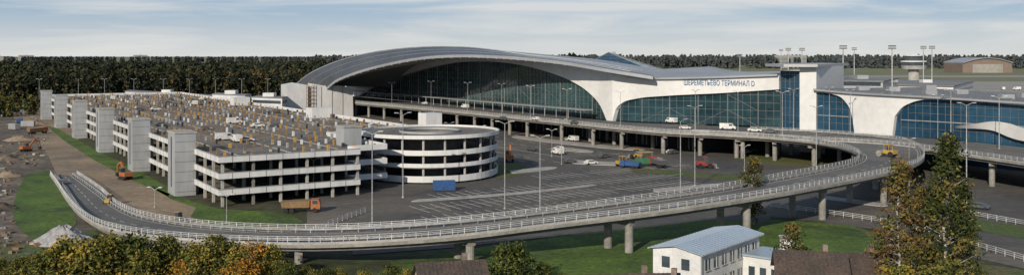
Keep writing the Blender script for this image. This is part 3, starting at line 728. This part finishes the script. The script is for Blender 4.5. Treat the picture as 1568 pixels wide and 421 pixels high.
# ---------- vehicles ----------
def carmesh(col):
    m=MB(); m.extr([(-2.2,.35),(2.2,.35),(2.25,.75),(1.3,.95),(.55,1.42),(-1.15,1.45),(-1.9,1.0),(-2.25,.95)],-.85,.85,col)
    for y0,y1 in ((-.88,-.85),(.85,.88)): m.extr([(1.05,.95),(.5,1.33),(-1.1,1.35),(-1.6,1.0)],y0,y1,'window')
    m.hexa([(1.32,-.7,.98),(1.32,.7,.98),(1.36,.7,.98),(1.36,-.7,.98)],[(.6,-.65,1.4),(.6,.65,1.4),(.64,.65,1.4),(.64,-.65,1.4)],'window')
    for x in (-1.35,1.35):
        m.wheel(x,.33,-.9,-.65,.33); m.wheel(x,.33,.65,.9,.33)
    return m.mesh('car')
def vanmesh(col):
    m=MB(); m.extr([(-2.7,.45),(2.6,.45),(2.65,1.1),(1.9,1.4),(1.4,2.2),(-2.7,2.25)],-.95,.95,col)
    for y0,y1 in ((-.98,-.95),(.95,.98)): m.extr([(1.7,1.4),(1.3,2.0),(.4,2.0),(.4,1.4)],y0,y1,'window')
    for x in (-1.7,1.7): m.wheel(x,.4,-1,-.7,.4); m.wheel(x,.4,.7,1,.4)
    return m.mesh('van')
def truckmesh(cab,bed):
    m=MB(); m.box(-4,4,-.5,.5,.7,1.0,'dark'); m.extr([(2.1,.8),(4.1,.8),(4.2,1.9),(3.8,2.9),(2.1,2.95)],-1.2,1.2,cab)
    m.extr([(4.12,2.0),(3.82,2.75),(3.7,2.75),(4.0,2.0)],-1.1,1.1,'window'); m.box(2.5,3.6,-1.24,1.24,1.95,2.7,'window')
    m.hexa([(-4.2,-1.1,1.1),(1.8,-1.1,1.1),(1.8,1.1,1.1),(-4.2,1.1,1.1)],[(-4.5,-1.3,2.5),(1.9,-1.3,2.7),(1.9,1.3,2.7),(-4.5,1.3,2.5)],bed)
    for x in (-3.4,-2.1,3): m.wheel(x,.55,-1.25,-.8,.55); m.wheel(x,.55,.8,1.25,.55)
    return m.mesh('truck')
def excmesh(col):
    m=MB()
    for y in (-1.3,.7): m.extr([(-1.9,.3),(-1.6,0),(1.6,0),(1.9,.3),(1.9,.6),(1.6,.9),(-1.6,.9),(-1.9,.6)],y,y+.6,'rubber')
    m.box(-2.2,1.3,-1.25,1.25,1.0,2.1,col); m.extr([(0,2.1),(1.3,2.1),(1.3,2.6),(.9,3.2),(0,3.2)],.1,1.2,'window'); m.box(-.05,.95,.05,1.25,3.2,3.3,col)
    m.beam((1.2,-.3,1.8),(3.4,-.3,4.6),.5,col); m.beam((3.4,-.3,4.6),(5.4,-.3,3.6),.45,col); m.beam((5.4,-.3,3.7),(5.7,-.3,1.4),.35,col)
    m.extr([(5.3,1.5),(6.0,1.5),(6.1,.7),(5.4,.4),(5.0,.9)],-.8,.2,'dark'); return m.mesh('excavator')
def loadermesh(col):
    m=MB(); m.box(-2.2,.2,-.7,.7,.9,1.9,col); m.extr([(-.3,1.9),(1.0,1.2),(1.0,2.2),(.8,3.0),(-.3,3.0)],-.65,.65,'window'); m.box(-.4,.9,-.75,.75,3.0,3.15,col); m.box(.1,1.9,-.6,.6,.7,1.3,col)
    for x in (-1.3,1.4): m.wheel(x,.7,-1.15,-.7,.7); m.wheel(x,.7,.7,1.15,.7)
    for y in (-.5,.5): m.beam((.8,y,1.4),(3.0,y,.7),.22,col)
    m.extr([(2.9,.1),(3.9,.1),(3.2,.5),(3.1,1.2),(2.8,1.2)],-1.3,1.3,'steel'); return m.mesh('loader')
def rollermesh(col):
    m=MB(); m.wheel(1.6,.75,-1,1,.75,'steel',18); m.beam((1.6,-1.1,.8),(.3,-1.1,1.1),.2,col); m.beam((1.6,1.1,.8),(.3,1.1,1.1),.2,col)
    m.box(-2.3,.5,-.9,.9,.8,1.7,col); m.wheel(-1.5,.7,-1.05,-.6,.7); m.wheel(-1.5,.7,.6,1.05,.7)
    for x in (-1,.3):
        for y in (-.8,.8): m.beam((x,y,1.7),(x,y,2.9),.1,col)
    m.box(-1.2,.5,-.95,.95,2.9,3.02,col); m.box(-.7,-.1,-.3,.3,1.7,2.2,'dark'); return m.mesh('roller')
def pavermesh():
    m=MB(); m.box(-2.5,2,-1.2,1.2,.6,1.9,'green_m'); m.extr([(2,.6),(3.6,.9),(3.6,1.9),(2,1.6)],-1.4,1.4,'yellow')
    for y in (-1.25,.75): m.extr([(-2,.3),(-1.7,0),(1.7,0),(2,.3),(2,.6),(-2,.6)],y,y+.5,'rubber')
    for x in (-2,1): 
        for y in (-1,1): m.beam((x,y,1.9),(x,y,3.3),.1,'steel')
    m.box(-2.3,1.3,-1.3,1.3,3.3,3.42,'yellow'); m.box(-3.4,-2.6,-1.7,1.7,.1,.9,'red'); return m.mesh('paver')
def containermesh(col):
    m=MB(); m.box(-3,3,-1.2,1.2,.15,2.7,col)
    for x in np.arange(-2.9,3,.3): m.box(x,x+.12,-1.25,-1.2,.3,2.55,col); m.box(x,x+.12,1.2,1.25,.3,2.55,col)
    m.box(2.98,3.04,-.04,.04,.3,2.6,'dark')
    for x in (-2.9,2.7): m.box(x,x+.2,-1.1,1.1,0,.15,'dark')
    return m.mesh('container')
CW=carmesh('white_v');CG=carmesh('grey_v');CRD=carmesh('red');VW=vanmesh('white_v');TO=truckmesh('orange','wood');TB=truckmesh('blue_m','blue_m');TR=truckmesh('red','grey_v')
EY=excmesh('yellow');EO=excmesh('orange');LR=loadermesh('red');LY=loadermesh('yellow');RY=rollermesh('yellow');PV=pavermesh();CB=containermesh('blue_m');CWH=containermesh('panel_grey')
def veh(n,me,u,v,z=0,rot=0,s=1.): 
    p=G(u,v,z); inst(n,me,(p.x,p.y,z+.09 if z==0 else z+.02),rot,s)
ra=math.atan2(AX.y,AX.x)
veh('shipping_container',CB,680,292,0,.15,.95); veh('dump_truck',TO,462,325,0,.1,1.0); veh('excavator',EO,192,275,0,2.4,1.0); veh('excavator',EO,780,248,0,1.6,1.1)
veh('asphalt_paver',PV,990,254,0,.3,1.3); veh('road_roller',RY,955,255,0,.5,1.1); veh('dump_truck',TR,1006,256,0,1.9,1.0); veh('wheel_loader',LR,1078,258,0,.1,1.15); veh('wheel_loader',LY,975,244,0,2.,1.1)
veh('dump_truck',TB,965,258,0,2.5,.8); veh('road_roller',RY,1358,240,8,2.2,1.1); veh('van',VW,1115,199,8,-.4,1.1); veh('car',CW,1156,202,8,-.4,1.1); veh('van',VW,1028,188.5,8,ra,1.); veh('car',CG,1010,187,8,ra,1.)
veh('car',CG,873,250,0,.4); veh('car',CW,905,252,0,.4); veh('car',CG,94,283,0,2.2); veh('wheel_loader',LY,168,314,0,1.6,.8); veh('wheel_loader',LY,272,343,0,1.,.8); veh('car',CG,1500,320,0,-.8)
veh('car',CG,770,183.5,8,ra); veh('van',VW,712,166,8,ra); veh('car',CW,820,184,8,ra); veh('car',CG,880,190,8,ra); veh('car',CW,650,160,8,ra); veh('car',CG,1180,204,8,-.5);veh('car',CW,1050,198,8,-.5)
for i in range(26):
    s=random.uniform(20,390); b=random.uniform(5,75) if s>60 else random.uniform(5,40); p=F(s,b,10.62); me,n=random.choice([(CW,'car'),(VW,'van'),(CG,'car'),(CG,'car')]); inst(n,me,p,random.choice([ra,ANG]),1.)
for i in range(16):
    u,v=random.choice([(820,232),(905,212),(700,230),(1120,232),(930,240),(1030,232)]); u+=random.uniform(-40,40); v+=random.uniform(-5,5)
    me,n=random.choice([(CW,'car'),(CG,'car'),(CG,'car'),(VW,'van')]); veh(n,me,u,v,0,random.choice([ra,ANG]))
for i in range(10):
    u=random.uniform(1340,1560); p=Q(u,0,random.uniform(700,1000)); inst('van',VW,(p.x,p.y,.1),random.uniform(0,3),1.4)
m=MB()
for i in range(420):
    v=160+ (random.random()**1.6)*230; u=random.uniform(-30,70-(14 if v>262 else 0)); 
    if 255<v<370 and 16<u: continue
    p=G(u,v); a=random.uniform(0,3); w=random.uniform(.2,1.2); l=random.uniform(.3,1.8); h=random.uniform(.1,.6)
    d=Vector((math.cos(a),math.sin(a),0))*w; e=Vector((-math.sin(a),math.cos(a),0))*l
    m.prism([p,p+d,p+d+e,p+e],0,h,random.choice(['concrete','wood','concrete_dark','site','gravel','site','site','concrete_dark','dirt']))
m.make('construction_debris')
for i in range(4): veh('site_container',CWH,random.uniform(0,60),random.uniform(165,205),0,random.uniform(0,3))
veh('dump_truck',TO,58,205,0,1.,1.); veh('dump_truck',TB,30,190,0,2.,1.); veh('excavator',EO,40,232,0,1.,.9)
def heap(u,v,r,h,k_='gravel'):
    c=G(u,v); m=MB(); n=28;k=8; R_=[]
    for j in range(k+1):
        t=j/k; R_.append([(c.x+r*(1-t)*math.cos(6.283*i/n)*(1+.18*math.sin(i*1.7+j)),c.y+r*.8*(1-t)*math.sin(6.283*i/n),h*(1-(1-t)**1.5)*(1+.12*math.sin(i*2.3+j*1.3)*(t<1))) for i in range(n)])
    for j in range(k): m.loft(R_[j+1]+[R_[j+1][0]],R_[j]+[R_[j][0]],k_)
    m.make('gravel_heap' if k_=='gravel' else 'soil_heap',None,True)
heap(98,371,5.5,3.2); heap(30,215,6,2,'dirt'); heap(50,190,7,2.5,'dirt'); heap(10,245,5,2.,'site'); heap(0,320,4,1.6,'site'); heap(12,270,4,1.6,'dirt')
def fence(px,z=0,name='metal_fence'):
    P=cr([G(u,v,z) for u,v in px],8); m=MB()
    for p in even(P,2.2): m.beam(p,p+Vector((0,0,1.2)),.1,'rail')
    for h in (.5,.85,1.2):
        for a,b in zip(P,P[1:]): m.beam(a+Vector((0,0,h)),b+Vector((0,0,h)),.08,'rail')
    m.make(name)
fence([(1180,318),(1300,334),(1400,352),(1490,378),(1600,410)]); fence([(1400,318),(1480,330),(1600,352)]); fence([(152,290),(170,312),(215,338),(280,350)])
fence([(560,362),(700,354),(860,342),(960,330)]); fence([(480,356),(520,340),(560,325)])
# ---------- world, sun, camera ----------
w=bpy.data.worlds.new('World'); sc.world=w; w.use_nodes=True; nt=w.node_tree; L=nt.links
bg=nt.nodes['Background']; bg.inputs['Strength'].default_value=.1
el=math.radians(24); sd=Vector((-.42,-.907,0)).normalized(); az=math.atan2(sd.x,sd.y)
sky=nn(nt,'ShaderNodeTexSky',sky_type='NISHITA'); sky.sun_disc=False; sky.sun_elevation=el; sky.sun_rotation=az; sky.dust_density=.6; sky.air_density=1.0; sky.ozone_density=2.5
tc=nn(nt,'ShaderNodeTexCoord'); mp=nn(nt,'ShaderNodeMapping'); mp.inputs['Scale'].default_value=(1.6,1.6,16); mp.inputs['Rotation'].default_value=(0,.03,0)
L.new(tc.outputs['Generated'],mp.inputs[0]); n1=nn(nt,'ShaderNodeTexNoise'); n1.inputs['Scale'].default_value=2.6; n1.inputs['Detail'].default_value=9; n1.inputs['Roughness'].default_value=.55; n1.inputs['Distortion'].default_value=.5
L.new(mp.outputs[0],n1.inputs['Vector']); rr=nn(nt,'ShaderNodeMapRange'); rr.inputs[1].default_value=.44; rr.inputs[2].default_value=.66; rr.inputs[3].default_value=0; rr.inputs[4].default_value=.9
L.new(n1.outputs['Fac'],rr.inputs[0])
sx=nn(nt,'ShaderNodeSeparateXYZ'); L.new(tc.outputs['Generated'],sx.inputs[0])
# upper sky (well above the horizon) falls back to the plain, darker Nishita sky
hi_=nn(nt,'ShaderNodeMapRange'); hi_.inputs[1].default_value=.08; hi_.inputs[2].default_value=.5; hi_.inputs[3].default_value=.85; hi_.inputs[4].default_value=.25
L.new(sx.outputs['Z'],hi_.inputs[0])
bl=nn(nt,'ShaderNodeMix',data_type='RGBA'); L.new(hi_.outputs[0],bl.inputs[0]); bl.inputs[7].default_value=(3.5,4.7,6.2,1); L.new(sky.outputs[0],bl.inputs[6])
hz=nn(nt,'ShaderNodeMapRange'); hz.inputs[1].default_value=.0; hz.inputs[2].default_value=.045; hz.inputs[3].default_value=.9; hz.inputs[4].default_value=.0
L.new(sx.outputs['Z'],hz.inputs[0])
mh=nn(nt,'ShaderNodeMix',data_type='RGBA'); mh.inputs[7].default_value=(7.1,7.15,6.8,1); L.new(hz.outputs[0],mh.inputs[0]); L.new(bl.outputs[2],mh.inputs[6])
cf=nn(nt,'ShaderNodeMath',operation='MULTIPLY'); L.new(rr.outputs[0],cf.inputs[0]); L.new(hi_.outputs[0],cf.inputs[1])
mx=nn(nt,'ShaderNodeMix',data_type='RGBA'); mx.inputs[7].default_value=(7.4,7.4,7.2,1)
L.new(cf.outputs[0],mx.inputs[0]); L.new(mh.outputs[2],mx.inputs[6]); L.new(mx.outputs[2],bg.inputs[0])
ld=bpy.data.lights.new('sun','SUN'); ld.energy=5.0; ld.angle=math.radians(.5); ld.color=(1,.88,.71)
lo_=bpy.data.objects.new('sun',ld); sc.collection.objects.link(lo_)
v=Vector((sd.x*math.cos(el),sd.y*math.cos(el),math.sin(el))); lo_.rotation_euler=v.to_track_quat('Z','Y').to_euler()
cd=bpy.data.cameras.new('camera'); co=bpy.data.objects.new('camera',cd); sc.collection.objects.link(co); sc.camera=co
co.location=(0,0,H); co.rotation_euler=(math.pi/2,0,0); cd.sensor_width=36; cd.lens=36*FP/1568; cd.shift_y=-124.5/1568; cd.clip_end=40000; cd.clip_start=1
sc.view_settings.view_transform='Standard'; sc.view_settings.look='None'; sc.view_settings.exposure=0
